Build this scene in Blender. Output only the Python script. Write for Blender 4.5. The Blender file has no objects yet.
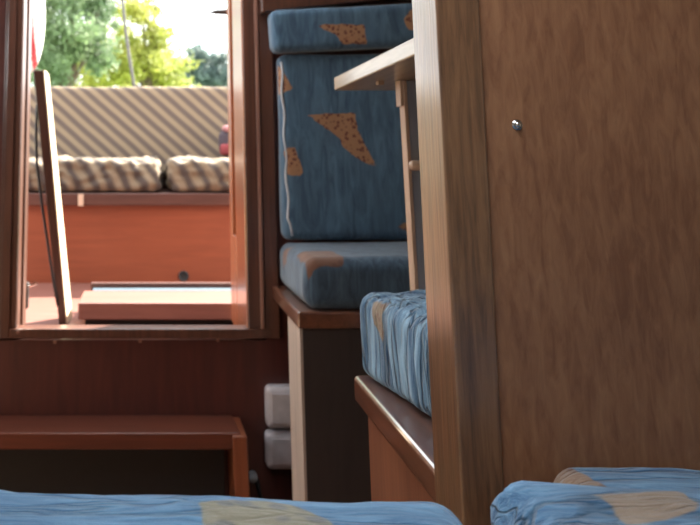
import bpy, bmesh, math, random
from mathutils import Vector, Matrix, Euler, noise
random.seed(7)

# ---------------------------------------------------------------- camera, world, sun, lights, exposure
S = bpy.context.scene
C = S.collection
F, CX, CY, EYE = 850.0, 142.0, 17.0, 1.0
PITCH = math.atan(140.0 / F)
cd = bpy.data.cameras.new('camera'); cam = bpy.data.objects.new('camera', cd); C.objects.link(cam)
cam.location = (0, 0, EYE); cam.rotation_euler = (math.pi / 2 + PITCH, 0, 0)
cd.sensor_fit = 'HORIZONTAL'; cd.sensor_width = 36.0; cd.lens = F / 700 * 36
cd.shift_x = (350 - CX) / 700; cd.shift_y = (CY - 262.5) / 700
cd.clip_start = 0.02; cd.clip_end = 500
cd.dof.use_dof = True; cd.dof.focus_distance = 0.98; cd.dof.aperture_fstop = 9
S.camera = cam

w = bpy.data.worlds.new('sky'); S.world = w; w.use_nodes = True
wb = w.node_tree.nodes['Background']
wb.inputs[0].default_value = (0.92, 0.97, 1.0, 1); wb.inputs[1].default_value = 4.6

def lamp(name, kind, loc, aim, energy, col=(1, 1, 1), sx=None, sy=None):
    l = bpy.data.lights.new(name, kind); l.energy = energy; l.color = col
    if kind == 'AREA':
        l.shape = 'RECTANGLE'; l.size = sx; l.size_y = sy
    o = bpy.data.objects.new(name, l); C.objects.link(o); o.location = loc
    o.rotation_euler = Vector(aim).to_track_quat('-Z', 'Y').to_euler()
    return o
sun = lamp('sun', 'SUN', (3, 6, 8), (-0.58, -0.55, -0.74), 42.0, (1.0, 0.93, 0.80)); sun.data.angle = 0.01
lamp('forward_hatch_daylight', 'AREA', (0.0, 0.45, 1.80), (0, 0, -1), 7.0, (0.90, 0.96, 1.0), 0.56, 0.55)
lamp('companionway_hatch_daylight', 'AREA', (-0.03, 2.15, 1.80), (0, 0, -1), 2.0, (0.95, 0.98, 1.0), 0.56, 0.7)
lamp('port_window_daylight', 'AREA', (-1.10, 1.50, 1.38), (1, 0, -0.15), 5.0, (0.97, 0.98, 1.0), 0.9, 0.24)

S.view_settings.view_transform = 'Standard'; S.view_settings.look = 'None'
S.view_settings.gamma = 1.0; S.view_settings.use_curve_mapping = False
S.view_settings.exposure = 0.0

# ---------------------------------------------------------------- helpers
CP, SP = math.cos(PITCH), math.sin(PITCH)
def ray(px, py):
    u, v = (px - CX) / F, -(py - CY) / F
    return Vector((u, CP - SP * v, SP + CP * v))
def P(px, py, Y):
    d = ray(px, py); d *= Y / d.y
    return Vector((d.x, d.y, d.z + EYE))
def X(px, py, Y): return P(px, py, Y).x
def Z(py, Y): return P(CX, py, Y).z

def link(name, me, mats, parent=None, base=None, smooth=False):
    o = bpy.data.objects.new(name, me); C.objects.link(o)
    if not isinstance(mats, (list, tuple)): mats = [mats]
    for m in mats: me.materials.append(m)
    root = parent
    if root is not None:
        off = Vector(root.get('_b', (0, 0, 0)))
        o.parent = parent; o['_b'] = list(off)
    else:
        if base is None:
            xs = [v.co for v in me.vertices]
            base = Vector(((min(v.x for v in xs) + max(v.x for v in xs)) / 2,
                           (min(v.y for v in xs) + max(v.y for v in xs)) / 2, min(v.z for v in xs)))
        off = Vector(base); o.location = off; o['_b'] = list(off)
    me.transform(Matrix.Translation(-off))
    if smooth:
        for p in me.polygons: p.use_smooth = True
    return o
def obj(name, bm, mats, parent=None, base=None, smooth=False):
    bmesh.ops.recalc_face_normals(bm, faces=bm.faces)
    me = bpy.data.meshes.new(name); bm.to_mesh(me); bm.free()
    return link(name, me, mats, parent, base, smooth)
def tag(o, label, cat, group=None):
    o['label'] = label; o['category'] = cat
    if group: o['group'] = group
    return o
def thing(name, loc, label, cat, group=None):
    o = bpy.data.objects.new(name, None); C.objects.link(o); o.location = loc
    o.empty_display_size = 0.05; o['_b'] = list(loc)
    return tag(o, label, cat, group)
def struct(name, loc=(0, 0, 0)):
    o = bpy.data.objects.new(name, None); C.objects.link(o); o.location = loc; o['_b'] = list(loc)
    o['kind'] = 'structure'; return o
def sobj(name, bm, m):
    o = obj(name, bm, m); o['kind'] = 'structure'; return o

def hexa(bm, pts, bev=0.0, seg=2):
    """eight corners: bottom loop then top loop"""
    t = bmesh.new()
    v = [t.verts.new(p) for p in pts]
    for f in ((0, 3, 2, 1), (4, 5, 6, 7), (0, 1, 5, 4), (1, 2, 6, 5), (2, 3, 7, 6), (3, 0, 4, 7)):
        t.faces.new([v[i] for i in f])
    bmesh.ops.recalc_face_normals(t, faces=t.faces)
    if bev > 0:
        bmesh.ops.bevel(t, geom=list(t.edges), offset=bev, segments=seg, profile=0.5, affect='EDGES', clamp_overlap=True)
    me = bpy.data.meshes.new('t'); t.to_mesh(me); t.free(); bm.from_mesh(me); bpy.data.meshes.remove(me)
    return bm
def box(bm, x0, x1, y0, y1, z0, z1, bev=0.0, seg=2):
    return hexa(bm, [(x0, y0, z0), (x1, y0, z0), (x1, y1, z0), (x0, y1, z0),
                     (x0, y0, z1), (x1, y0, z1), (x1, y1, z1), (x0, y1, z1)], bev, seg)
def B(*a, **k): return box(bmesh.new(), *a, **k)
def H(pts, bev=0.0, seg=2): return hexa(bmesh.new(), pts, bev, seg)
def tube(bm, pts, r, n=10, caps=True):
    pts = [Vector(p) for p in pts]; rings = []
    rs = r if isinstance(r, (list, tuple)) else [r] * len(pts)
    for i, p in enumerate(pts):
        d = (pts[min(i + 1, len(pts) - 1)] - pts[max(i - 1, 0)]).normalized()
        a = d.orthogonal().normalized() if i == 0 else (a - d * a.dot(d)).normalized()
        b = d.cross(a)
        rings.append([bm.verts.new(p + (a * math.cos(t) + b * math.sin(t)) * rs[i]) for t in [2 * math.pi * k / n for k in range(n)]])
    for q, s in zip(rings, rings[1:]):
        for k in range(n): bm.faces.new((q[k], q[(k + 1) % n], s[(k + 1) % n], s[k]))
    if caps: bm.faces.new(rings[0][::-1]); bm.faces.new(rings[-1])
    return bm
def lathe(bm, centre, axis, prof, n=20):
    """prof: (distance along axis, radius)"""
    axis = Vector(axis).normalized(); a = axis.orthogonal().normalized(); b = axis.cross(a); c = Vector(centre); rings = []
    for h, r in prof:
        rings.append([bm.verts.new(c + axis * h + (a * math.cos(t) + b * math.sin(t)) * max(r, 1e-4)) for t in [2 * math.pi * k / n for k in range(n)]])
    for q, s in zip(rings, rings[1:]):
        for k in range(n): bm.faces.new((q[k], q[(k + 1) % n], s[(k + 1) % n], s[k]))
    bm.faces.new(rings[0][::-1]); bm.faces.new(rings[-1])
    return bm

# ---------------------------------------------------------------- materials
def srgb(r, g, b):
    f = lambda c: (c / 255 / 12.92) if c / 255 <= 0.04045 else ((c / 255 + 0.055) / 1.055) ** 2.4
    return (f(r), f(g), f(b), 1)
def mat(name):
    m = bpy.data.materials.new(name); m.use_nodes = True
    nt = m.node_tree; return m, nt, nt.nodes['Principled BSDF'], (lambda t: nt.nodes.new('ShaderNode' + t)), nt.links.new
def ramp(n, stops):
    e = n.color_ramp.elements
    while len(e) < len(stops): e.new(0.5)
    for k, (p, c) in zip(e, stops): k.position = p; k.color = c
def plain(name, col, rough=0.5, metal=0.0, coat=0.0):
    m, nt, b, N, L = mat(name)
    tc, nz, rp = N('TexCoord'), N('TexNoise'), N('ValToRGB')
    nz.inputs['Scale'].default_value = 40; nz.inputs['Detail'].default_value = 3
    ramp(rp, [(0.3, tuple(c * 0.88 for c in col[:3]) + (1,)), (0.7, tuple(min(1, c * 1.08) for c in col[:3]) + (1,))])
    L(tc.outputs['Object'], nz.inputs['Vector']); L(nz.outputs[0], rp.inputs[0]); L(rp.outputs[0], b.inputs['Base Color'])
    b.inputs['Roughness'].default_value = rough; b.inputs['Metallic'].default_value = metal; b.inputs['Coat Weight'].default_value = coat
    return m
def wood(name, dark, light, axis='Z', rough=0.35, coat=0.3, blotch=0.35, across=45, along=3.0, coatrough=0.12, bump=0.15):
    m, nt, b, N, L = mat(name)
    tc, mp, n1, n2, n3, rp = N('TexCoord'), N('Mapping'), N('TexNoise'), N('TexNoise'), N('TexNoise'), N('ValToRGB')
    sc = [across, across, across]; sc['XYZ'.index(axis)] = along
    mp.inputs['Scale'].default_value = sc
    L(tc.outputs['Object'], mp.inputs['Vector'])
    n1.inputs['Scale'].default_value = 1.0; n1.inputs['Detail'].default_value = 7; n1.inputs['Roughness'].default_value = 0.62; n1.inputs['Distortion'].default_value = 0.6
    n2.inputs['Scale'].default_value = 3.5; n2.inputs['Detail'].default_value = 4
    L(mp.outputs[0], n1.inputs['Vector']); L(tc.outputs['Object'], n2.inputs['Vector'])
    mx = N('Math'); mx.operation = 'MULTIPLY_ADD'; mx.inputs[1].default_value = blotch
    sub = N('Math'); sub.operation = 'SUBTRACT'; sub.inputs[1].default_value = 0.5
    L(n2.outputs[0], sub.inputs[0]); L(sub.outputs[0], mx.inputs[0]); L(n1.outputs[0], mx.inputs[2])
    mid = tuple((a + c) / 2 for a, c in zip(dark, light))
    ramp(rp, [(0.30, dark), (0.52, mid), (0.74, light)])
    L(mx.outputs[0], rp.inputs[0]); L(rp.outputs[0], b.inputs['Base Color'])
    bp = N('Bump'); bp.inputs['Strength'].default_value = bump; bp.inputs['Distance'].default_value = 0.002
    L(n1.outputs[0], bp.inputs['Height']); L(bp.outputs[0], b.inputs['Normal'])
    b.inputs['Roughness'].default_value = rough; b.inputs['Coat Weight'].default_value = coat; b.inputs['Coat Roughness'].default_value = coatrough
    return m
def fabric(name, dark, light, stretch=(18, 60, 60), patch=((0.30, 0.15, 0.08, 1), (0.11, 0.035, 0.022, 1)), bump=0.6, spots=70, spot_mix=1.0, dist=1.2, crease=0.0, cscale=0.45):
    m, nt, b, N, L = mat(name)
    tc, mp, n1, n2, rp = N('TexCoord'), N('Mapping'), N('TexNoise'), N('TexNoise'), N('ValToRGB')
    mp.inputs['Scale'].default_value = stretch
    L(tc.outputs['Object'], mp.inputs['Vector']); L(mp.outputs[0], n1.inputs['Vector'])
    n1.inputs['Scale'].default_value = 1.0; n1.inputs['Detail'].default_value = 5; n1.inputs['Roughness'].default_value = 0.6; n1.inputs['Distortion'].default_value = dist
    ramp(rp, [(0.32, dark), (0.68, light)])
    L(n1.outputs[0], rp.inputs[0])
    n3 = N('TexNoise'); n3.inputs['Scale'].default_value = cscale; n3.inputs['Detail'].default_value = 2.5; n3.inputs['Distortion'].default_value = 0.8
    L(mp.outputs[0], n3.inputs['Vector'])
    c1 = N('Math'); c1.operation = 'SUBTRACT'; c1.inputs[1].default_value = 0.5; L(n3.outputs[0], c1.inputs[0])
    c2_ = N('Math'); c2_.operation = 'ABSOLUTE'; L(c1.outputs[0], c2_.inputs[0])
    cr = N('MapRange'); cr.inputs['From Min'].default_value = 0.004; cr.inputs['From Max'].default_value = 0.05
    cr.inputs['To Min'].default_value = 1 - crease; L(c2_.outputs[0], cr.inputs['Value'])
    cm = N('Mix'); cm.data_type = 'RGBA'; cm.blend_type = 'MULTIPLY'; cm.inputs['Factor'].default_value = 0.55 if crease > 0 else 0.0  # crease lines darkened in the cloth colour, standing for shade in the folds
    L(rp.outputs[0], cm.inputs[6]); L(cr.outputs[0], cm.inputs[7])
    n2.inputs['Scale'].default_value = 400; n2.inputs['Detail'].default_value = 2
    L(tc.outputs['Object'], n2.inputs['Vector'])
    vo, rs = N('TexVoronoi'), N('ValToRGB'); vo.inputs['Scale'].default_value = spots
    L(tc.outputs['Object'], vo.inputs['Vector']); L(vo.outputs['Distance'], rs.inputs[0])
    c2 = tuple(patch[0][i] * (1 - spot_mix) + patch[1][i] * spot_mix for i in range(3)) + (1,)
    ramp(rs, [(0.30, c2), (0.46, patch[0])])
    at = N('Attribute'); at.attribute_name = 'patch'
    mr = N('MapRange'); mr.inputs['From Min'].default_value = -0.0015; mr.inputs['From Max'].default_value = 0.0015
    L(at.outputs['Fac'], mr.inputs['Value'])
    mx = N('Mix'); mx.data_type = 'RGBA'
    L(mr.outputs[0], mx.inputs['Factor']); L(cm.outputs[2], mx.inputs[6]); L(rs.outputs[0], mx.inputs[7])
    L(mx.outputs[2], b.inputs['Base Color'])
    ad = N('Math'); ad.operation = 'MULTIPLY_ADD'; ad.inputs[1].default_value = 0.12
    ch = N('Math'); ch.operation = 'MULTIPLY_ADD'; ch.inputs[1].default_value = 0.8; L(cr.outputs[0], ch.inputs[0]); L(n1.outputs[0], ch.inputs[2])
    L(n2.outputs[0], ad.inputs[0]); L(ch.outputs[0], ad.inputs[2])
    bp = N('Bump'); bp.inputs['Strength'].default_value = bump; bp.inputs['Distance'].default_value = 0.006
    L(ad.outputs[0], bp.inputs['Height']); L(bp.outputs[0], b.inputs['Normal'])
    b.inputs['Roughness'].default_value = 0.85; b.inputs['Sheen Weight'].default_value = 0.25; b.inputs['Specular IOR Level'].default_value = 0.2
    return m
def stripes(name, a, c, k, dirx, dirz, wob=0.3):
    m, nt, b, N, L = mat(name)
    tc, sx, nz = N('TexCoord'), N('SeparateXYZ'), N('TexNoise')
    L(tc.outputs['Object'], sx.inputs[0])
    m1 = N('Math'); m1.operation = 'MULTIPLY'; m1.inputs[1].default_value = dirx; L(sx.outputs['X'], m1.inputs[0])
    m2 = N('Math'); m2.operation = 'MULTIPLY_ADD'; m2.inputs[1].default_value = dirz; L(sx.outputs['Z'], m2.inputs[0]); L(m1.outputs[0], m2.inputs[2])
    m3 = N('Math'); m3.operation = 'MULTIPLY_ADD'; m3.inputs[1].default_value = 0.5; L(sx.outputs['Y'], m3.inputs[0]); L(m2.outputs[0], m3.inputs[2])
    m4 = N('Math'); m4.operation = 'MULTIPLY'; m4.inputs[1].default_value = 2 * math.pi / k; L(m3.outputs[0], m4.inputs[0])
    nz.inputs['Scale'].default_value = 9; L(tc.outputs['Object'], nz.inputs['Vector'])
    m5 = N('Math'); m5.operation = 'MULTIPLY_ADD'; m5.inputs[1].default_value = wob; L(nz.outputs[0], m5.inputs[0]); L(m4.outputs[0], m5.inputs[2])
    si = N('Math'); si.operation = 'SINE'; L(m5.outputs[0], si.inputs[0])
    mr = N('MapRange'); mr.inputs['From Min'].default_value = -0.75; mr.inputs['From Max'].default_value = 0.75; L(si.outputs[0], mr.inputs['Value'])
    mx = N('Mix'); mx.data_type = 'RGBA'; L(mr.outputs[0], mx.inputs['Factor']); mx.inputs[6].default_value = c; mx.inputs[7].default_value = a
    L(mx.outputs[2], b.inputs['Base Color']); b.inputs['Roughness'].default_value = 0.9
    return m
def leaf(name, c1, c2, trans):
    m, nt, b, N, L = mat(name)
    nz, rp, tc = N('TexNoise'), N('ValToRGB'), N('TexCoord'); nz.inputs['Scale'].default_value = 0.9; nz.inputs['Detail'].default_value = 4
    L(tc.outputs['Object'], nz.inputs['Vector']); ramp(rp, [(0.35, c1), (0.65, c2)]); L(nz.outputs[0], rp.inputs[0])
    L(rp.outputs[0], b.inputs['Base Color']); b.inputs['Roughness'].default_value = 0.6
    tr, ms, out = N('BsdfTranslucent'), N('MixShader'), nt.nodes['Material Output']
    L(rp.outputs[0], tr.inputs[0]); ms.inputs[0].default_value = trans
    L(b.outputs[0], ms.inputs[1]); L(tr.outputs[0], ms.inputs[2]); L(ms.outputs[0], out.inputs['Surface'])
    return m

M = {}
M['ply'] = wood('bulkhead plywood', srgb(114, 73, 49), srgb(150, 106, 75), 'Z', 0.5, 0.15, 0.55, 110, 24, 0.35, 0.15)
M['post'] = wood('post hardwood', srgb(78, 53, 37), srgb(138, 100, 70), 'Z', 0.35, 1.0, 0.25, 130, 9, 0.2, 0.3)
M['mahog'] = wood('red mahogany panel', srgb(66, 31, 28), srgb(86, 42, 36), 'Z', 0.42, 0.3, 0.4, 40, 4, 0.2, 0.05)
M['frame'] = wood('door frame mahogany', srgb(70, 46, 39), srgb(104, 67, 53), 'Z', 0.32, 0.5, 0.25, 60, 3, 0.15)
M['jamb'] = wood('varnished jamb', srgb(132, 72, 44), srgb(168, 98, 60), 'Z', 0.32, 0.9, 0.2, 60, 3, 0.24)
M['bead'] = wood('pale bead', srgb(128, 92, 80), srgb(160, 118, 102), 'Z', 0.35, 0.5)
M['paleedge'] = wood('pale plank edge', srgb(196, 180, 150), srgb(222, 206, 178), 'Z', 0.5, 0.2)  # paler tone for the strip along the plank's right side
M['leftjamb'] = wood('shaded left jamb', srgb(62, 38, 29), srgb(92, 57, 41), 'Z', 0.4, 0.4, 0.2, 60, 3, 0.3)  # shade put into the colour to offset direct sun on this jamb
M['step'] = wood('step wood', srgb(84, 44, 33), srgb(108, 57, 41), 'X', 0.34, 0.5, 0.3, 50, 3, 0.18)
M['stepside'] = wood('step side wood', srgb(116, 62, 40), srgb(142, 82, 54), 'Z', 0.34, 0.5, 0.3, 50, 3, 0.18)
M['bench'] = wood('bench wood', srgb(84, 52, 39), srgb(120, 76, 55), 'Y', 0.3, 1.0, 0.3, 50, 3, 0.06)
M['benchside'] = wood('bench side wood', srgb(108, 66, 48), srgb(140, 90, 66), 'Z', 0.4, 0.3, 0.3, 50, 3, 0.2)
M['paleside'] = wood('lit pale board', srgb(166, 150, 138), srgb(204, 186, 174), 'Z', 0.55, 0.1, 0.3, 60, 4, 0.3)  # colour raised to carry the light falling on the board from the left
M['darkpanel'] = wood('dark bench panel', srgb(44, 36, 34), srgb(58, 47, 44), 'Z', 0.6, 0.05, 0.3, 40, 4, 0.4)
M['table'] = wood('table wood', srgb(150, 128, 100), srgb(188, 166, 132), 'Y', 0.35, 0.4, 0.3, 60, 4, 0.15)
M['legwood'] = wood('pale leg wood', srgb(176, 146, 124), srgb(204, 176, 152), 'Z', 0.45, 0.2, 0.2, 60, 4, 0.2)
M['leggrey'] = wood('grey leg board', srgb(128, 134, 146), srgb(152, 158, 168), 'Z', 0.55, 0.1, 0.2, 50, 4, 0.3)
M['cockpit'] = wood('cockpit seat panel', srgb(116, 54, 31), srgb(132, 66, 40), 'X', 0.4, 0.3, 0.4, 40, 3, 0.2)
M['cocklip'] = wood('cockpit seat lip', srgb(64, 37, 31), srgb(86, 51, 42), 'X', 0.4, 0.3, 0.3, 40, 3, 0.2)
M['sole'] = wood('cockpit sole', srgb(108, 72, 64), srgb(134, 92, 82), 'X', 0.4, 0.3, 0.3, 30, 2, 0.2)
M['board'] = wood('loose board wood', srgb(52, 34, 28), srgb(80, 54, 42), 'Z', 0.4, 0.3, 0.3, 60, 3, 0.2)
M['liner'] = plain('cream cabin lining', srgb(214, 206, 192), 0.7)
M['floor'] = wood('cabin floor', srgb(96, 62, 44), srgb(130, 86, 60), 'Y', 0.45, 0.2, 0.3, 40, 2)
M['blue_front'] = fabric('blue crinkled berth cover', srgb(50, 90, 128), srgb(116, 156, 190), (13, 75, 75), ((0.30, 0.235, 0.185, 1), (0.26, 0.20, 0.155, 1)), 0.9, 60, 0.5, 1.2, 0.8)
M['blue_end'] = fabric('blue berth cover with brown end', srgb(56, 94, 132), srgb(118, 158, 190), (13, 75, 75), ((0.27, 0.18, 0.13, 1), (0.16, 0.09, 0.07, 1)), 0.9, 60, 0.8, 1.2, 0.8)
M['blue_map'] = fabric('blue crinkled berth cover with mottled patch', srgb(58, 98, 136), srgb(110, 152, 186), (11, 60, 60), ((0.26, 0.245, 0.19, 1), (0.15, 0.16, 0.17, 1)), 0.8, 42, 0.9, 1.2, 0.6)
M['blue_seat'] = fabric('blue pleated seat cover', srgb(54, 88, 122), srgb(148, 184, 210), (70, 85, 5), ((0.26, 0.20, 0.14, 1), (0.20, 0.12, 0.09, 1)), 1.0, 90, 0.6, 0.25, 0.85, 0.5)  # strong dark tone of the ramp doubles as shade between the pleats
M['blue_back'] = fabric('blue settee cover', srgb(58, 82, 104), srgb(86, 116, 140), (55, 55, 9), ((0.35, 0.19, 0.105, 1), (0.15, 0.055, 0.04, 1)), 0.25, 95, 1.0)
M['blue_settee'] = fabric('blue settee seat cover', srgb(52, 70, 88), srgb(78, 102, 122), (55, 55, 9), ((0.15, 0.075, 0.05, 1), (0.11, 0.05, 0.038, 1)), 0.25, 60, 0.6)
M['piping'] = plain('pale piping', srgb(190, 196, 204), 0.7)
M['stripe'] = stripes('striped canvas', srgb(128, 110, 88), srgb(84, 71, 64), 0.050, 0.69, 0.74, 0.5)
M['stripe_seat'] = stripes('striped canvas crumpled', srgb(112, 97, 78), srgb(62, 51, 45), 0.062, 0.9, 0.45, 3.0)
M['white'] = plain('white plastic', srgb(188, 184, 190), 0.4)
M['grey'] = plain('grey plastic', srgb(150, 154, 160), 0.5)
M['black'] = plain('black rubber and shade', srgb(26, 24, 24), 0.6)  # also stands for shade inside the step and under the hatch panel
M['dark'] = plain('dark metal', srgb(50, 44, 42), 0.4, 0.3)
M['steel'] = plain('stainless steel', srgb(205, 205, 205), 0.18, 1.0)
M['red'] = plain('red vinyl', srgb(190, 52, 56), 0.4)
M['darkred'] = plain('dull red cloth', srgb(120, 44, 48), 0.8)
M['fender'] = plain('white vinyl', srgb(228, 226, 222), 0.35)
M['bluestrip'] = plain('blue grey strip', srgb(48, 66, 78), 0.5)
M['bag'] = plain('dark bag cloth', srgb(62, 50, 58), 0.8)
M['bagpink'] = plain('pink bag trim', srgb(160, 110, 112), 0.8)
M['pole'] = plain('weathered pole', srgb(84, 82, 76), 0.6)
M['bark'] = wood('bark', srgb(70, 58, 46), srgb(104, 88, 70), 'Z', 0.9, 0, 0.4, 8, 2)
M['leafA'] = leaf('leaves mid green', srgb(94, 118, 86), srgb(134, 154, 110), 0.6)
M['leafB'] = leaf('leaves yellow green', srgb(144, 154, 70), srgb(178, 180, 92), 0.65)
M['leafC'] = leaf('leaves blue green', srgb(88, 106, 106), srgb(112, 130, 126), 0.5)
M['ground'] = plain('grassy bank', srgb(110, 130, 80), 0.9)
m, nt, b, N, L = mat('window glass'); b.inputs['Base Color'].default_value = (0.9, 0.95, 0.95, 1); b.inputs['Roughness'].default_value = 0.02
b.inputs['Transmission Weight'].default_value = 1.0; M['glass'] = m

# ---------------------------------------------------------------- the setting
YB = 2.30                                # main bulkhead, cabin face
XR = X(245, 240, YB); XL = X(20, 200, YB)
ZS = Z(328, YB)                          # companionway sill
TOP = 1.82
bm = bmesh.new()
box(bm, -1.2, XL - 0.05, YB, YB + 0.035, 0, TOP)
box(bm, XR + 0.05, 1.2, YB, YB + 0.035, 0, TOP)
box(bm, XL - 0.05, XR + 0.05, YB, YB + 0.035, 0, ZS - 0.03)
sobj('wall_back', bm, M['mahog'])
sobj('floor', B(-1.2, 1.2, -1.1, YB + 0.03, -0.03, 0), M['floor'])
bm = bmesh.new()                          # starboard hull lining behind the dinette
box(bm, 1.2, 1.24, -1.1, YB + 0.03, -0.03, TOP)
sobj('wall_right', bm, M['liner'])
bm = bmesh.new()                          # port hull lining with a long window opening
WY0, WY1, WZ0, WZ1 = 1.03, 1.97, 1.25, 1.51
box(bm, -1.24, -1.2, -1.1, WY0, -0.03, TOP); box(bm, -1.24, -1.2, WY1, YB + 0.03, -0.03, TOP)
box(bm, -1.24, -1.2, WY0, WY1, -0.03, WZ0); box(bm, -1.24, -1.2, WY0, WY1, WZ1, TOP)
sobj('wall_left', bm, M['liner'])
sobj('window_1', B(-1.226, -1.214, WY0, WY1, WZ0, WZ1), M['glass'])
sobj('wall_front', B(-1.24, 1.24, -1.14, -1.1, -0.03, TOP), M['liner'])
bm = bmesh.new()                          # cabin top with forward hatch and companionway hatch openings
for a in ((-1.24, 1.24, -1.14, 0.15), (-1.24, -0.30, 0.15, 0.75), (0.30, 1.24, 0.15, 0.75), (-1.24, 1.24, 0.75, 1.78),
          (-1.24, XL, 1.78, YB + 0.36), (XR, 1.24, 1.78, YB + 0.36)):
    box(bm, a[0], a[1], a[2], a[3], TOP, TOP + 0.03)
sobj('ceiling', bm, M['liner'])

# near bulkhead on the right, its edge post and the screw
YN = 0.90
xa = X(435.8, 0, YN); xb = X(479.5, 0, YN)
xa2 = X(460, 460, YN); xb2 = X(503.5, 460, YN)
def atz(z, lo, hi, zlo, zhi): return lo + (hi - lo) * (z - zlo) / (zhi - zlo)
zt, zb = Z(0, YN), Z(460, YN)
pl = lambda z: (atz(z, xa2, xa, zb, zt), atz(z, xb2, xb, zb, zt))
l0, r0 = pl(0); l1, r1 = pl(TOP)
bm = H([(l0, YN, 0), (r0, YN, 0), (r0, YN + 0.083, 0), (l0, YN + 0.083, 0),
        (l1, YN, TOP), (r1, YN, TOP), (r1, YN + 0.083, TOP), (l1, YN + 0.083, TOP)], 0.003, 3)
sobj('trim_1', bm, M['post'])
bm = H([(r0, YN + 0.006, 0), (1.2, YN + 0.006, 0), (1.2, YN + 0.03, 0), (r0, YN + 0.03, 0),
        (r1, YN + 0.006, TOP), (1.2, YN + 0.006, TOP), (1.2, YN + 0.03, TOP), (r1, YN + 0.03, TOP)])
box(bm, -1.2, l1 + 0.004, YN + 0.02, YN + 0.05, 1.38, TOP); box(bm, -1.2, -0.32, YN + 0.02, YN + 0.05, 0, 1.38)  # header over the doorway is unseen, added to keep hatch light out of the saloon
sobj('wall_divider', bm, M['ply'])
p = P(517, 125, YN + 0.006)
bm = lathe(bmesh.new(), p + Vector((0, 0.001, 0)), (0, -1, 0), [(0, 0.0055), (0.0015, 0.0055), (0.0015, 0.0042), (0.004, 0.0036), (0.0055, 0.002), (0.006, 0.0003)], 20)
tag(obj('dome_screw', bm, M['steel'], smooth=True), 'small domed steel screw head on the brown bulkhead panel', 'screw')

# companionway frame
d = struct('door_1', (0, YB, ZS))
sx0 = X(4, 330, YB); sx1 = X(272, 330, YB)
obj('sill', B(sx0, sx1, YB - 0.012, YB + 0.045, ZS - 0.024, ZS, bev=0.003), M['frame'], d)
bm = B(XR, XR + 0.05, YB - 0.004, YB + 0.22, ZS, TOP, bev=0.003); box(bm, XR, XR + 0.05, YB + 0.046, YB + 0.22, ZS - 0.05, ZS); obj('jamb', bm, M['jamb'], d)
zg = Z(235, YB + 0.28)
obj('groove_filler', B(XR - 0.001, XR + 0.05, YB + 0.22, YB + 0.30, ZS - 0.05, zg, bev=0.002), M['jamb'], d)
obj('groove_back', B(XR + 0.03, XR + 0.05, YB + 0.22, YB + 0.30, zg, TOP), M['frame'], d)
obj('outer_stop', B(XR - 0.002, XR + 0.05, YB + 0.30, YB + 0.37, ZS - 0.05, TOP, bev=0.003), M['jamb'], d)
xc1 = X(256.5, 150, YB); xc2 = X(260, 150, YB); xc3 = X(275, 150, YB)
obj('casing', B(XR + 0.004, xc1, YB - 0.008, YB + 0.001, ZS, TOP, bev=0.002), M['frame'], d)
obj('bead', B(xc1, xc2, YB - 0.016, YB + 0.001, ZS, TOP, bev=0.002), M['bead'], d)
obj('casing', B(xc2, xc3, YB - 0.011, YB + 0.001, ZS - 0.024, TOP, bev=0.003), M['frame'], d)
obj('jamb', box(B(XL - 0.05, XL, YB - 0.004, YB + 0.055, ZS, TOP, bev=0.003), XL - 0.05, XL, YB + 0.046, YB + 0.055, ZS - 0.05, ZS), M['leftjamb'], d)
obj('groove_back', B(XL - 0.05, XL - 0.02, YB + 0.055, YB + 0.10, ZS, TOP), M['frame'], d)
obj('outer_stop', B(XL - 0.05, XL + 0.001, YB + 0.10, YB + 0.16, ZS - 0.05, TOP, bev=0.003), M['leftjamb'], d)
xd = X(4, 200, YB); xe = X(13, 200, YB)
obj('casing', B(xe, XL - 0.002, YB - 0.006, YB + 0.001, ZS, TOP, bev=0.002), M['frame'], d)
obj('casing', B(xd, xe, YB - 0.014, YB + 0.001, ZS - 0.024, TOP, bev=0.003), M['frame'], d)
bm = bmesh.new()
q0 = P(24, 308, YB + 0.18); q1 = P(29, 282, YB + 0.18)
box(bm, q0.x - 0.01, q1.x, YB + 0.161, YB + 0.19, q0.z, q1.z, 0.003); lt = obj('latch', bm, M['dark'], d)
bm = tube(bmesh.new(), [(q1.x - 0.006, YB + 0.175, q1.z - 0.012), (q1.x + 0.012, YB + 0.175, q1.z - 0.008), (q1.x + 0.022, YB + 0.175, q1.z - 0.002)], 0.004, 8)
obj('hook', bm, M['steel'], lt)
bm = bmesh.new()
for px, py in ((55, 342), (140, 341), (218, 340), (18, 332)):
    q = P(px, py, YB - (0.012 if py == 332 else 0))
    lathe(bm, (q.x, q.y + 0.0005, q.z), (0, -1, 0), [(0, 0.005), (0.001, 0.005), (0.002, 0.003), (0.0023, 0.0003)], 12)
o = obj('screw_heads', bm, M['bead'], d)

# trim rail above the settee back
qa = P(262, 12, YB - 0.06); qb = P(412, 1, YB - 0.06)
bm = H([(qa.x, YB - 0.06, qa.z), (1.18, YB - 0.06, qb.z + 0.06), (1.18, YB - 0.002, qb.z + 0.06), (qa.x, YB - 0.002, qa.z),
        (qa.x, YB - 0.06, qa.z + 0.09), (1.18, YB - 0.06, qb.z + 0.15), (1.18, YB - 0.002, qb.z + 0.15), (qa.x, YB - 0.002, qa.z + 0.09)], 0.004)
sobj('trim_2', bm, M['frame'])

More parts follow.
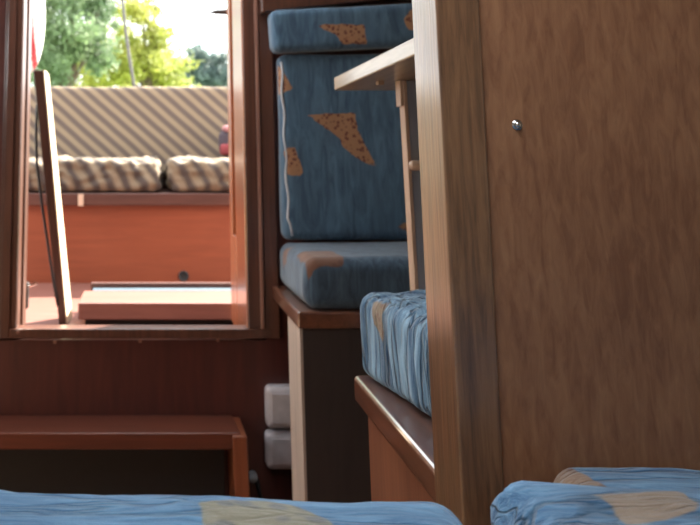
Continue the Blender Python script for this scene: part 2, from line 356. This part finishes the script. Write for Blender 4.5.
# ---------------------------------------------------------------- cushions
def seg_d(p, a, b):
    ax, ay = a; bx, by = b; dx, dy = bx - ax, by - ay
    t = max(0, min(1, ((p[0] - ax) * dx + (p[1] - ay) * dy) / (dx * dx + dy * dy + 1e-12)))
    return math.hypot(p[0] - ax - t * dx, p[1] - ay - t * dy)
def sdf(p, poly):
    ins = False; n = len(poly)
    for i in range(n):
        a, b = poly[i], poly[i - 1]
        if (a[1] > p[1]) != (b[1] > p[1]) and p[0] < (b[0] - a[0]) * (p[1] - a[1]) / (b[1] - a[1]) + a[0]: ins = not ins
    d = min(seg_d(p, poly[i], poly[i - 1]) for i in range(n))
    return d if ins else -d
def cushion(name, ctr, half, rot, r, step, m, patches=(), puff=0.0, wr=(), parent=None):
    """rounded, crowned and creased box; ctr is its middle; patches: (face axis, sign, list of world points)"""
    hx, hy, hz = half; R = Euler(rot).to_matrix().to_4x4(); W = Matrix.Translation(Vector(ctr)) @ R; Wi = W.inverted()
    bm = bmesh.new(); vm = {}
    n = [max(4, int(round(2 * h / step))) for h in half]
    def coord(i, k):
        # denser samples near the edges
        return -half[i] + 2 * half[i] * k / n[i]
    def V(i, j, k):
        key = (i, j, k)
        if key not in vm: vm[key] = bm.verts.new((coord(0, i), coord(1, j), coord(2, k)))
        return vm[key]
    for i in range(n[0]):
        for j in range(n[1]):
            for k in (0, n[2]): bm.faces.new((V(i, j, k), V(i + 1, j, k), V(i + 1, j + 1, k), V(i, j + 1, k)))
    for i in range(n[0]):
        for k in range(n[2]):
            for j in (0, n[1]): bm.faces.new((V(i, j, k), V(i + 1, j, k), V(i + 1, j, k + 1), V(i, j, k + 1)))
    for j in range(n[1]):
        for k in range(n[2]):
            for i in (0, n[0]): bm.faces.new((V(i, j, k), V(i, j + 1, k), V(i, j + 1, k + 1), V(i, j, k + 1)))
    lay = bm.verts.layers.float.new('patch')
    loc = []
    for ax, sg, pts in patches:
        o2 = [i for i in range(3) if i != ax]
        loc.append((ax, sg, o2, [((Wi @ Vector(q))[o2[0]], (Wi @ Vector(q))[o2[1]]) for q in pts]))
    for v in bm.verts:
        p = v.co.copy()
        core = Vector([max(-h + r, min(h - r, c)) for c, h in zip(p, half)])
        dd = p - core
        nrm = dd.normalized() if dd.length > 1e-9 else Vector((0, 0, 1))
        q = core + nrm * r
        if puff:
            cz = (1 - (q.x / hx) ** 2) * (1 - (q.y / hy) ** 2); cy = (1 - (q.x / hx) ** 2) * (1 - (q.z / hz) ** 2)
            q.z += puff * cz * (1 if q.z > 0 else 0) * min(1, abs(q.z) / hz); q.y += 0.6 * puff * cy * (q.y / hy)
        for amp, sx, sy, sz, seed in wr:
            t = noise.noise(Vector((q.x * sx + seed, q.y * sy, q.z * sz)))
            t2 = noise.noise(Vector((q.x * sx * 2.3 + seed + 7, q.y * sy * 2.3, q.z * sz * 2.3)))
            lowfade = min(1.0, max(0.0, (q.z + hz) / 0.02)) if hz < 0.12 else 1.0
            if amp < 0: t, t2 = 1 - 3.2 * abs(t), 0.6 - 2 * abs(t2); amp_ = -amp
            else: amp_ = amp
            q += nrm * amp_ * (t + 0.5 * t2) * lowfade
        s = -1.0
        for ax, sg, o2, poly in loc:
            if q[ax] * sg > (half[ax] - r) * 0.3: s = max(s, sdf((q[o2[0]], q[o2[1]]), poly) + 0.0035 * noise.noise(q * 70))
        v[lay] = s; v.co = W @ q
    o = obj(name, bm, m, parent, smooth=True)
    return o

# foreground berth cushions
zf = Z(494, 0.78)
pt = lambda px, py: (lambda d: Vector((d.x * (zf - EYE) / d.z, d.y * (zf - EYE) / d.z, zf)))(ray(px, py))
poly = [pt(*q) for q in ((198, 507), (225, 505), (262, 501), (290, 503), (318, 514), (345, 535), (310, 560), (235, 555), (205, 530))]
xr = X(479, 520, 0.74)
o = cushion('berth_cushion', ((xr - 0.85) / 2, 0.42, zf - 0.0435), ((xr + 0.85) / 2, 0.38, 0.055), (0, 0.028, 0), 0.035, 0.009, M['blue_map'], [(2, 1, poly)], 0.0,
            [(0.004, 6, 14, 14, 1), (0.0022, 18, 40, 40, 5)])
tag(o, 'blue berth cushion with mottled yellowish patch filling bottom left foreground', 'cushion')
zr = Z(487, 0.77); xq = X(493, 500, 0.77)
pt2 = lambda px, py: (lambda d: Vector((d.x * (zr - EYE) / d.z, d.y * (zr - EYE) / d.z, zr)))(ray(px, py))
poly = [pt2(*q) for q in ((594, 498), (640, 497), (674, 492), (690, 503), (697, 504), (699, 513), (660, 518), (622, 522), (612, 508))]
o = cushion('berth_cushion', ((xq + 1.0) / 2, 0.43, zr - 0.055), ((1.0 - xq) / 2, 0.36, 0.055), (0, 0, 0), 0.03, 0.009, M['blue_front'], [(2, 1, poly)], 0.0,
            [(0.005, 5, 16, 16, 11), (-0.0045, 6, 26, 26, 15)])
tag(o, 'blue creased berth cushion with plain tan patch at bottom right corner', 'cushion')
z2 = Z(476, 0.86); xs = X(560, 478, 0.85)
poly = [(xs, 0.80, z2 - 0.06), (xs + 0.012, 0.80, z2 - 0.004), (xs + 0.02, 0.80, z2 + 0.01), (xs + 0.034, 0.80, z2 - 0.012), (xs + 0.028, 0.80, z2 - 0.06)]
o = cushion('berth_cushion', ((xs + 1.15) / 2, 0.850, (z2 + zr - 0.106) / 2), ((1.15 - xs) / 2, 0.05, (z2 - zr + 0.106) / 2), (0, 0, 0), 0.03, 0.008, M['blue_end'], [(1, -1, poly), (2, 1, [(xs - 0.03, 0.78, z2), (xs + 0.045, 0.78, z2), (xs + 0.036, 0.83, z2), (xs + 0.014, 0.92, z2), (xs - 0.03, 0.92, z2)])], 0.0,
            [(0.004, 6, 16, 16, 21), (0.0022, 16, 42, 42, 25)])
tag(o, 'narrow blue cushion with brown patched end lying against the brown bulkhead panel', 'cushion')
t = thing('berth', (0.1, 0.4, 0), 'wooden berth platform under the foreground blue cushions', 'berth')
obj('berth_board', B(-1.0, X(455, 520, 0.7), -0.8, 0.80, zf - 0.146, zf - 0.123, bev=0.003), M['benchside'], t)
obj('berth_board', B(X(500, 520, 0.7), 1.16, -0.8, 0.902, zr - 0.138, zr - 0.113, bev=0.003), M['benchside'], t)
obj('front_panel', B(-1.0, X(455, 520, 0.7), 0.76, 0.78, 0.0, zf - 0.146), M['benchside'], t)
obj('front_panel', B(X(500, 520, 0.7), 1.16, 0.76, 0.78, 0.0, zr - 0.138), M['benchside'], t)

# ---------------------------------------------------------------- forward dinette bench (seat faces aft)
ZB = EYE - 0.350                         # board tops
t = thing('dinette_bench', (0.7, 1.18, 0), 'wooden bench with bright polished edge joined to the bulkhead post, blue pleated cushion on top', 'bench')
xe0 = X(353, 378, 1.39); xe1 = X(435, 465, 0.98)
zf0 = Z(378, 1.39); zf1 = Z(465, 0.98); ZF = (zf0 + zf1) / 2
def board(x0, x1, xr, y0, y1, z0, z1, bev):
    return H([(x0, y0, z0), (xr, y0, z0), (xr, y1, z0), (x1, y1, z0), (x0, y0, z1), (xr, y0, z1), (xr, y1, z1), (x1, y1, z1)], bev, 4)
obj('seat_board', board(xe1, xe0, 1.19, 0.978, 1.39, ZF - 0.040, ZF, 0.008), M['bench'], t)
xp0 = X(366, 420, 1.33)
obj('side_panel', board(xp0 + 0.004, xp0 + 0.004, xp0 + 0.026, 0.979, 1.335, 0, ZF - 0.04, 0.002), M['benchside'], t)
obj('front_panel', B(xp0 + 0.026, 1.19, 1.315, 1.335, 0, ZF - 0.04), M['benchside'], t)
# cushion on it, turned slightly outboard
cl = 0.36 + 0.004
ang = math.atan2(0.028, 0.23)
ca = Vector((0.336, 1.372)); dirx = Vector((math.cos(ang), math.sin(ang))); diry = Vector((-math.sin(ang), math.cos(ang)))
HX, HY, HZ = 0.30, 0.175, 0.062
cc = ca + dirx * HX - diry * HY
a0 = P(373, 308, 1.36); 
poly = [P(371, 302, 1.33), P(386, 303, 1.28), P(386, 325, 1.28), P(381, 345, 1.28), P(376, 330, 1.30), P(371, 318, 1.32)]
o = cushion('seat_cushion', (cc.x, cc.y, ZF + HZ), (HX, HY, HZ), (0, 0, ang), 0.022, 0.0045, M['blue_seat'], [(0, -1, poly)], 0.008,
            [(-0.0045, 10, 42, 3, 31), (0.005, 6, 6, 6, 33), (0.0035, 24, 85, 5, 37)])
tag(o, 'pleated light blue seat cushion with brown patch on bench behind the bulkhead post', 'cushion')

# ---------------------------------------------------------------- aft settee (seat faces the camera)
YF = 1.90
zt_ = Z(312, YF); zb_ = Z(329, YF); xf = X(298, 318, YF); xk = X(271, 294, YB)
t = thing('settee', (0.75, 2.1, 0), 'wooden settee base with dark front panel and overhanging seat board by the doorway', 'settee')
obj('seat_board', board(xf, xk, 1.19, YF, YB - 0.017, zb_, zt_, 0.005), M['bench'], t)
xs0 = X(304.5, 400, YF + 0.012)
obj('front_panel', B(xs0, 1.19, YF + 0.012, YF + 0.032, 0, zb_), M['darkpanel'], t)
yk = YF + 0.012 + 0.15
xs1 = X(290, 400, yk)
bm = H([(xs0 - 0.006, YF + 0.010, 0), (xs0 + 0.0, YF + 0.0115, 0), (xs1 + 0.02, yk, 0), (xs1, yk, 0),
        (xs0 - 0.006, YF + 0.010, zb_), (xs0 + 0.0, YF + 0.0115, zb_), (xs1 + 0.02, yk, zb_), (xs1, yk, zb_)])
obj('side_panel', bm, M['paleside'], t)
# seat cushion
xc = X(306, 285, YF + 0.005); zc1 = Z(258.5, YF)
poly = [P(308, 261, YF), P(314, 257, YF), P(330, 255, YF), P(347, 256, YF), P(344, 268, YF), P(325, 266, YF), P(314, 272, YF), P(309, 285, YF)]
poly2 = [P(284, 250, 2.2), P(291, 246, 2.15), P(291, 262, 2.15), P(287, 268, 2.2)]
o = cushion('seat_cushion', (xc + 0.37, (YF + 0.01 + YB - 0.02) / 2, (zt_ + zc1) / 2), (0.37, (YB - YF - 0.03) / 2, (zc1 - zt_) / 2), (0, 0, 0), 0.03, 0.009, M['blue_settee'],
            [(1, -1, poly), (0, -1, poly2)], 0.004, [(0.003, 10, 10, 8, 41)])
tag(o, 'dark blue settee seat cushion with rusty brown patch on its front corner', 'cushion')
# back cushion
YC = 2.225
zl = Z(241, YC); zh = Z(53.5, YC); xl = X(279, 60, YC)
PP = lambda pts: [P(a, b_, YC) for a, b_ in pts]
pats = [(1, -1, PP(((307, 115), (354.5, 112.5), (357.7, 130), (377, 167), (362.6, 162), (341.5, 146), (340, 138)))),
        (1, -1, PP(((276, 62), (282, 69), (293, 89), (276, 96)))),
        (1, -1, PP(((284, 150), (287, 147), (294.5, 147), (303, 171), (300, 176), (287, 175)))),
        (1, -1, PP(((395, 228), (407, 222), (409, 231))))]
hzb = (zh - zl) / 2
o = cushion('back_cushion', (xl + 0.38, YC + 0.032, (zh + zl) / 2), (0.38, 0.032, hzb), (0, 0, 0), 0.022, 0.009, M['blue_back'], pats, 0.0,
            [(0.003, 9, 9, 5, 51)])
tag(o, 'tall dark blue settee back cushion with leopard print triangles', 'cushion')
pts = []
for i in range(30):
    py = 62 + (236 - 62) * i / 29
    px = 281 + (289.5 - 281) * ((py - 62) / 174) + 1.0 * math.sin(i * 0.9) + (2 if i > 26 else 0)
    pts.append(P(px, py, YC - 0.001 + 0.004))
obj('piping', tube(bmesh.new(), pts, 0.0032, 8), M['piping'], o, smooth=True)
# upper cushion
YU = 2.20
zu0 = Z(50, YU); zu1 = Z(6, YU); xu = X(271.5, 30, YU)
PU = lambda pts: [P(a, b_, YU) for a, b_ in pts]
pats = [(1, -1, PU(((316, 25), (364, 24), (366.5, 44), (341.5, 44), (336.7, 36)))), (1, -1, PU(((404, 18), (411, 9), (420, 10), (420, 30), (408, 30))))]
o = cushion('back_cushion', (xu + 0.38, YU + 0.035, (zu0 + zu1) / 2 + 0.012), (0.38, 0.035, (zu1 - zu0) / 2 - 0.001), (0, -0.05, 0), 0.02, 0.009, M['blue_back'], pats, 0.0,
            [(0.003, 9, 9, 5, 61)])
tag(o, 'low dark blue bolster cushion sitting above the tall settee back cushion', 'cushion')

# ---------------------------------------------------------------- dinette table
xt = 0.42
YT = xt / (ray(334, 82).x / ray(334, 82).y); YT0 = 1.02
zt1 = Z(77.5, YT); zt0 = Z(90.5, YT)
t = thing('dinette_table', (0.8, 1.45, 0), 'pale edged wooden table beside the bulkhead post, seen from below', 'table')
obj('table_top', H([(xt, YT0, zt0 + 0.017), (1.19, YT0, zt0 + 0.017), (1.19, YT, zt0), (xt, YT, zt0), (xt, YT0, zt1 + 0.017), (1.19, YT0, zt1 + 0.017), (1.19, YT, zt1), (xt, YT, zt1)], 0.003, 3), M['table'], t)
d = ray(396, 83); yl = (zt0 - EYE) / d.z * d.y
xa_ = X(405, 84, yl - 0.03); xb_ = X(417, 288, yl - 0.03)
za_, zb2 = zt0 + 0.003, Z(288, yl - 0.03)
xbot = xa_ + (xb_ - xa_) * (za_ - 0.0) / (za_ - zb2)
def legpts(o0, o1, y0, y1): return [(xbot + o0, y0, 0), (xbot + o1, y0, 0), (xbot + o1, y1, 0), (xbot + o0, y1, 0), (xa_ + o0, y0, za_), (xa_ + o1, y0, za_), (xa_ + o1, y1, za_), (xa_ + o0, y1, za_)]
lg = obj('leg', H(legpts(0.003, 0.10, yl - 0.03, yl - 0.002), 0.002), M['leggrey'], t)
obj('edge_strip', H(legpts(-0.004, 0.003, yl - 0.031, yl), 0.001), M['legwood'], lg)
obj('hinge_block', B(xa_ - 0.010, xa_ - 0.004, yl - 0.03, yl, Z(107, yl), za_, bev=0.001), M['legwood'], lg)
q = P(380, 83, (zt0 - EYE) / ray(380, 83).z * ray(380, 83).y)
obj('catch', B(q.x - 0.006, q.x + 0.006, q.y - 0.008, q.y + 0.008, zt0 - 0.004, zt0 + 0.004, bev=0.001), M['legwood'], t)
q = P(409, 165.5, yl - 0.05)
bm = lathe(bmesh.new(), (q.x, q.y, q.z), (1, 0, 0), [(0, 0.002), (0.002, 0.007), (0.006, 0.0095), (0.03, 0.0095), (0.05, 0.0095)], 16)
obj('turn_peg', bm, M['legwood'], lg, smooth=True)

# ---------------------------------------------------------------- step below the doorway
zs = Z(414.7, YB); YS = (zs - EYE) / ray(150, 433).z * ray(150, 433).y
xsr = X(241, 432, YS)
t = thing('companionway_step', (-0.1, 2.2, 0), 'reddish wooden step below the doorway', 'step')
bm = H([(-0.62, YS, zs - 0.038), (xsr, YS, zs - 0.038), (xsr - 0.006, YB, zs - 0.038), (-0.62, YB, zs - 0.038),
        (-0.62, YS, zs), (xsr, YS, zs), (xsr - 0.006, YB, zs), (-0.62, YB, zs)], 0.004, 3)
obj('tread', bm, M['step'], t)
for s in (0, 1):
    if s == 0: x0, x1, x2, x3 = X(232, 440, YS), X(247, 445, YS), X(236, 497, YS), X(252, 497, YS)
    else: x0, x1, x2, x3 = -0.66, -0.62, -0.66, -0.62
    za, zz = Z(436, YS - 0.01), 0.0
    k = (za - zz) / (za - Z(497, YS)); X2, X3 = x0 + (x2 - x0) * k * 0.5, x1 + (x3 - x1) * k * 0.5
    bm = H([(X2, YS - 0.012, zz), (X3, YS - 0.012, zz), (X3, YB, zz), (X2, YB, zz), (x0, YS - 0.012, za), (x1, YS - 0.012, za), (x1, YB, za), (x0, YB, za)], 0.005, 3)
    obj('side_panel', bm, M['stepside'], t)
obj('inner_shade', B(-0.62, xsr - 0.03, YB - 0.03, YB - 0.004, 0, zs - 0.04), M['black'], t)  # black sheet standing for the shade inside the open step

# ---------------------------------------------------------------- white switch boxes on the bulkhead
for i, (y0, y1, lab) in enumerate(((387.5, 430, 'upper of two white switch boxes beside the settee base'), (432.5, 471, 'lower of two white switch boxes beside the settee base'))):
    a = P(267, y1, YB - 0.05); b2 = P(300, y0, YB - 0.05)
    t = thing('switch_box', ((a.x + b2.x) / 2, YB - 0.02, a.z), lab, 'switch box', 'white switch boxes on the bulkhead')
    obj('housing', B(a.x, b2.x, YB - 0.05, YB - 0.001, a.z, b2.z, bev=0.015, seg=5), M['white'], t, smooth=False)
    obj('cover_plate', B(a.x + 0.012, b2.x - 0.012, YB - 0.054, YB - 0.049, a.z + 0.014, b2.z - 0.014, bev=0.002), M['white'], t)
q = P(253, 478, YB - 0.02)
t = thing('plug', (q.x, q.y, q.z), 'small grey plug on a cord low beside the step', 'plug')
obj('plug_body', lathe(bmesh.new(), (q.x, YB - 0.001, q.z), (0, -1, 0), [(0, 0.012), (0.02, 0.012), (0.028, 0.009), (0.03, 0.001)], 14), M['grey'], t, smooth=True)
obj('cord', tube(bmesh.new(), [(q.x + 0.008, YB - 0.02, q.z), (q.x + 0.02, YB - 0.015, q.z - 0.05), (q.x + 0.05, YB - 0.012, q.z - 0.09), (q.x + 0.07, YB - 0.01, q.z - 0.16)], 0.005, 8), M['black'], t, smooth=True)

# ---------------------------------------------------------------- cockpit
YSF = 3.70
zsole = Z(283, YSF)
sobj('trim_3', B(-1.6, 1.6, YB + 0.036, 4.3, zsole - 0.04, zsole), M['sole'])
bm = bmesh.new()                          # aft face of the cabin outside the doorway
box(bm, -1.24, XL - 0.055, YB + 0.37, YB + 0.40, zsole, TOP); box(bm, XR + 0.055, 1.24, YB + 0.37, YB + 0.40, zsole, TOP)

sobj('wall_aft', bm, M['frame'])
t = thing('cockpit_bench', (0, 3.9, zsole), 'orange mahogany cockpit bench front across the stern with striped cushions on it', 'bench')
zl0, zl1 = Z(205.5, YSF - 0.03), Z(193, YSF - 0.03)
obj('front_panel', B(-1.3, 1.3, YSF, YSF + 0.02, zsole, zl0), M['cockpit'], t)
obj('seat_board', B(-1.3, 1.3, YSF - 0.03, 4.28, zl0, zl1, bev=0.004), M['cocklip'], t)
q0 = P(78, 206, YSF - 0.035); q1 = P(83.5, 194, YSF - 0.035)
obj('pale_block', B(q0.x, q1.x, YSF - 0.036, YSF - 0.029, q0.z, q1.z, bev=0.001), M['legwood'], t)
q = P(183.5, 276, YSF)
bm = lathe(bmesh.new(), (q.x, YSF + 0.001, q.z), (0, -1, 0), [(0, 0.022), (0.006, 0.022), (0.008, 0.018), (0.004, 0.014), (0.003, 0.001)], 20)
obj('dark_hole', bm, M['black'], t)  # black dished disc standing for a dark round hole in the panel
# striped backrest, leaning slightly aft
zb0, zb1 = Z(164, 4.11), Z(87, 4.15)
o = cushion('backrest_cushion', (-0.05, 4.16, (zb0 + zb1) / 2 - 0.03), (1.2, 0.045, (zb1 - zb0) / 2 + 0.03), (-0.08, 0, 0), 0.02, 0.025, M['stripe'], (), 0.0, [(0.004, 4, 4, 4, 71)])
tag(o, 'long diagonally striped tan backrest cushion across the stern', 'cushion')
sobj('trim_4', B(-1.3, 1.3, 4.24, 4.28, zsole, Z(100, 4.2)), M['cocklip'])
xm = X(164, 178, 3.7)
def crumple(x0, x1, seed):
    return cushion('seat_cushion', ((x0 + x1) / 2, 3.855, zl1 + 0.070), ((x1 - x0) / 2, 0.18, 0.066), (0, 0, 0), 0.026, 0.012, M['stripe_seat'], (), 0.0,
                   [(0.014, 7, 7, 10, seed), (-0.012, 13, 10, 20, seed + 3)])
tag(crumple(-1.0, xm - 0.02, 81), 'crumpled striped cockpit seat cushion in the middle of the stern bench', 'cushion')
tag(crumple(xm + 0.026, 1.0, 91), 'crumpled striped cockpit seat cushion at the right end of the stern bench', 'cushion')
# bag at the right
q = P(229, 165, 3.98)
t = thing('bag', (q.x + 0.03, 3.96, zl1 + 0.12), 'small dark and red bag on the stern bench, half hidden by the right door jamb', 'bag')
zb_b = q.z + 0.04
obj('pouch', B(q.x - 0.045, q.x + 0.12, 3.92, 4.02, zb_b + 0.004, zb_b + 0.12, bev=0.03, seg=4), M['bag'], t, smooth=True)
obj('red_pocket', B(q.x - 0.047, q.x + 0.08, 3.895, 3.93, zb_b + 0.003, zb_b + 0.055, bev=0.014, seg=3), M['darkred'], t, smooth=True)
obj('pink_flap', B(q.x - 0.03, q.x + 0.10, 3.91, 4.0, zb_b + 0.11, zb_b + 0.14, bev=0.014, seg=3), M['bagpink'], t, smooth=True)
# low hatch board on the sole just outside the doorway
yh0 = 2.72; zh1 = Z(303, yh0); d_ = ray(150, 286); yh1 = (zh1 - EYE) / d_.z * d_.y
t = thing('hatch_board', (0, 2.9, zsole), 'low wooden hatch box with blue strip on the cockpit sole outside the doorway', 'hatch')
hx0 = X(78, 310, yh0)
obj('panel', B(hx0, 0.45, yh0, yh1 - 0.105, zh1 - 0.05, zh1, bev=0.004), M['sole'], t)
obj('gap_shade', B(hx0 + 0.02, 0.45, yh0 + 0.04, yh0 + 0.08, zsole, zh1 - 0.049, bev=0.002), M['black'], t)  # black filler standing for the shadow below the panel's front edge
obj('blue_strip', B(hx0 + 0.03, 0.45, yh1 - 0.10, yh1 - 0.03, zsole, zh1 - 0.001), M['bluestrip'], t)
obj('rear_rail', B(hx0 + 0.02, 0.45, yh1 - 0.028, yh1, zsole, zh1 + 0.014, bev=0.003), M['cocklip'], t)
# leaning plank
yb_, yt_ = 2.80, 2.735
a0, a1 = P(59, 321, yb_), P(66, 321, yb_); c0, c1 = P(33, 70, yt_), P(43, 70, yt_)
DY = 0.13
a0.z = a1.z = zsole
bm = H([a0, a1, a1 + Vector((0.006, DY, 0)), a0 + Vector((0.006, DY, 0)), c0, c1, c1 + Vector((0, DY, 0)), c0 + Vector((0, DY, 0))], 0.003)
t = thing('plank', ((a0.x + a1.x) / 2, yb_ + 0.05, zsole), 'narrow wooden plank leaning upright at the left side of the doorway', 'plank')
obj('plank_board', bm, M['board'], t)
pts = [P(x_, y_, 2.78) for x_, y_ in ((37, 105), (36, 135), (37, 165), (42, 205), (48, 245), (54, 285), (58, 306))]
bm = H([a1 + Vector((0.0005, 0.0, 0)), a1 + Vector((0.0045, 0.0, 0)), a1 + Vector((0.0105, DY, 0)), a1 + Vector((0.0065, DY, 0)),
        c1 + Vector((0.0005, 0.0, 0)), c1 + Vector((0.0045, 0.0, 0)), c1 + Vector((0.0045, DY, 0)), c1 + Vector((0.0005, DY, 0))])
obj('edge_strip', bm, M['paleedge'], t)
obj('strap', tube(bmesh.new(), pts, 0.0045, 8), M['black'], t, smooth=True)
# red and white float hanging outside on the left
q = P(25, 18, 3.0)
bm = bmesh.new(); prof = []
for i in range(61):
    a = math.pi * i / 60; prof.append((-0.205 * math.cos(a), 0.072 * math.sin(a) ** 0.8))
lathe(bm, q, (0, 0, 1), prof, 120)
for f in bm.faces:
    c = f.calc_center_median() - q
    f.material_index = 1 if (-0.016 < c.x - (0.030 + 0.022 * (0.028 - c.z) / 0.212) < 0 and c.z < 0.03 and c.y < 0) else 0
t = thing('float', q + Vector((0, 0, -0.205)), 'white rounded float with red panel hanging outside left of the doorway', 'float')
obj('shell', bm, [M['fender'], M['red']], t, smooth=True)
obj('rope', tube(bmesh.new(), [q + Vector((0, 0, 0.20)), q + Vector((0, 0, 0.6)), q + Vector((-0.02, -0.2, 0.82))], 0.006, 8), M['fender'], t, smooth=True)
# thin pole and pointed rod
pts = [P(x_, y_, 4.3) for x_, y_ in ((118, -60), (121.5, -10), (125, 25), (129, 55), (134, 85), (139, 120))]
pts.append(Vector((pts[-1].x + 0.03, 4.3, zsole)))
o = obj('pole', tube(bmesh.new(), pts, 0.0085, 10), M['pole'], smooth=True)
tag(o, 'thin grey curved pole standing behind the striped backrest, against the trees', 'pole')
pts = [P(210, 12.5, YB + 0.411), P(216, 12, YB + 0.411), P(226, 12, YB + 0.411), P(262, 12, YB + 0.411)]
o = obj('rod', tube(bmesh.new(), pts, [0.003, 0.008, 0.010, 0.011], 10), M['dark'], smooth=True)
tag(o, 'dark pointed rod sticking in at the top right of the doorway, against the sky', 'rod')

# ---------------------------------------------------------------- trees and bank
sobj('ground', B(-60, 60, 9, 90, -1.2, -1.0), M['ground'])
def tree(label, trunk, blobs, n, size, m, seed):
    rnd = random.Random(seed)
    zg = -1.0
    t = thing('tree', (trunk[0], trunk[1], zg), label, 'tree', 'trees beyond the stern')
    bm = bmesh.new(); tot = sum(r[3] ** 2 for r in blobs)
    for (cx, cy, cz, r) in blobs:
        k = int(n * r * r / tot)
        subs = []
        for _ in range(18):
            v = Vector((rnd.gauss(0, 1), rnd.gauss(0, 1), rnd.gauss(0, 1))).normalized() * r * rnd.uniform(0.35, 1.0)
            subs.append((v, r * rnd.uniform(0.20, 0.46)))
        for _ in range(k):
            v, sr = rnd.choice(subs)
            p = Vector((cx, cy, cz)) + v + Vector((rnd.gauss(0, 0.5), rnd.gauss(0, 0.5), rnd.gauss(0, 0.42))) * sr
            a = Vector((rnd.gauss(0, 1), rnd.gauss(0, 1), rnd.gauss(0, 1))).normalized(); b_ = a.orthogonal().normalized()
            s = size * rnd.uniform(0.6, 1.4)
            vs = [bm.verts.new(p + a * s), bm.verts.new(p + b_ * s * 0.5), bm.verts.new(p - a * s), bm.verts.new(p - b_ * s * 0.5)]
            bm.faces.new(vs)
    obj('foliage', bm, m, t)
    bm = bmesh.new(); top = max(bl[2] for bl in blobs)
    base = Vector((trunk[0], trunk[1], zg)); mid = Vector((trunk[0] + 0.1, trunk[1], min(bl[2] for bl in blobs)))
    tube(bm, [base, (base + mid) / 2 + Vector((0.08, 0, 0)), mid, Vector((mid.x + 0.15, trunk[1], top))], [0.20, 0.15, 0.10, 0.03], 9)
    for bl in blobs: tube(bm, [mid + Vector((0, 0, -0.2)), (mid + Vector(bl[:3])) / 2 + Vector((0, 0, 0.2)), Vector(bl[:3])], [0.06, 0.04, 0.015], 7)
    obj('trunk', bm, M['bark'], t)
def blob(px, py, Y, rpx):
    q = P(px, py, Y); return (q.x, q.y, q.z, rpx / F * Y)
tree('mid green leafy tree at the left of the view through the doorway', (P(60, 90, 15).x, 15.0),
     [blob(25, 60, 15, 45), blob(70, 35, 15, 48), blob(60, -30, 15, 60), blob(0, 10, 15.5, 60), blob(48, 84, 14.6, 34), blob(98, 14, 15, 26), blob(100, 60, 15, 18)], 34000, 0.042, M['leafA'], 1)
tree('bright yellow green tree in the middle of the view through the doorway', (P(145, 90, 20).x, 20.0),
     [blob(128, 40, 20, 34), blob(140, 5, 20, 26), blob(150, 62, 20, 34), blob(172, 76, 20, 24), blob(115, 78, 20.4, 38), blob(82, 84, 20, 30), blob(104, 50, 20, 30), blob(160, 35, 20, 16)], 24000, 0.05, M['leafB'], 2)
tree('distant blue green tree at the right, beside the door jamb', (P(208, 90, 26).x, 26.0),
     [blob(205, 66, 26, 22), blob(194, 62, 26, 18), blob(224, 72, 26, 22), blob(184, 76, 26, 16), blob(210, 84, 26, 18)], 11000, 0.065, M['leafC'], 3)

for o in list(bpy.data.objects):
    if '_b' in o: del o['_b']
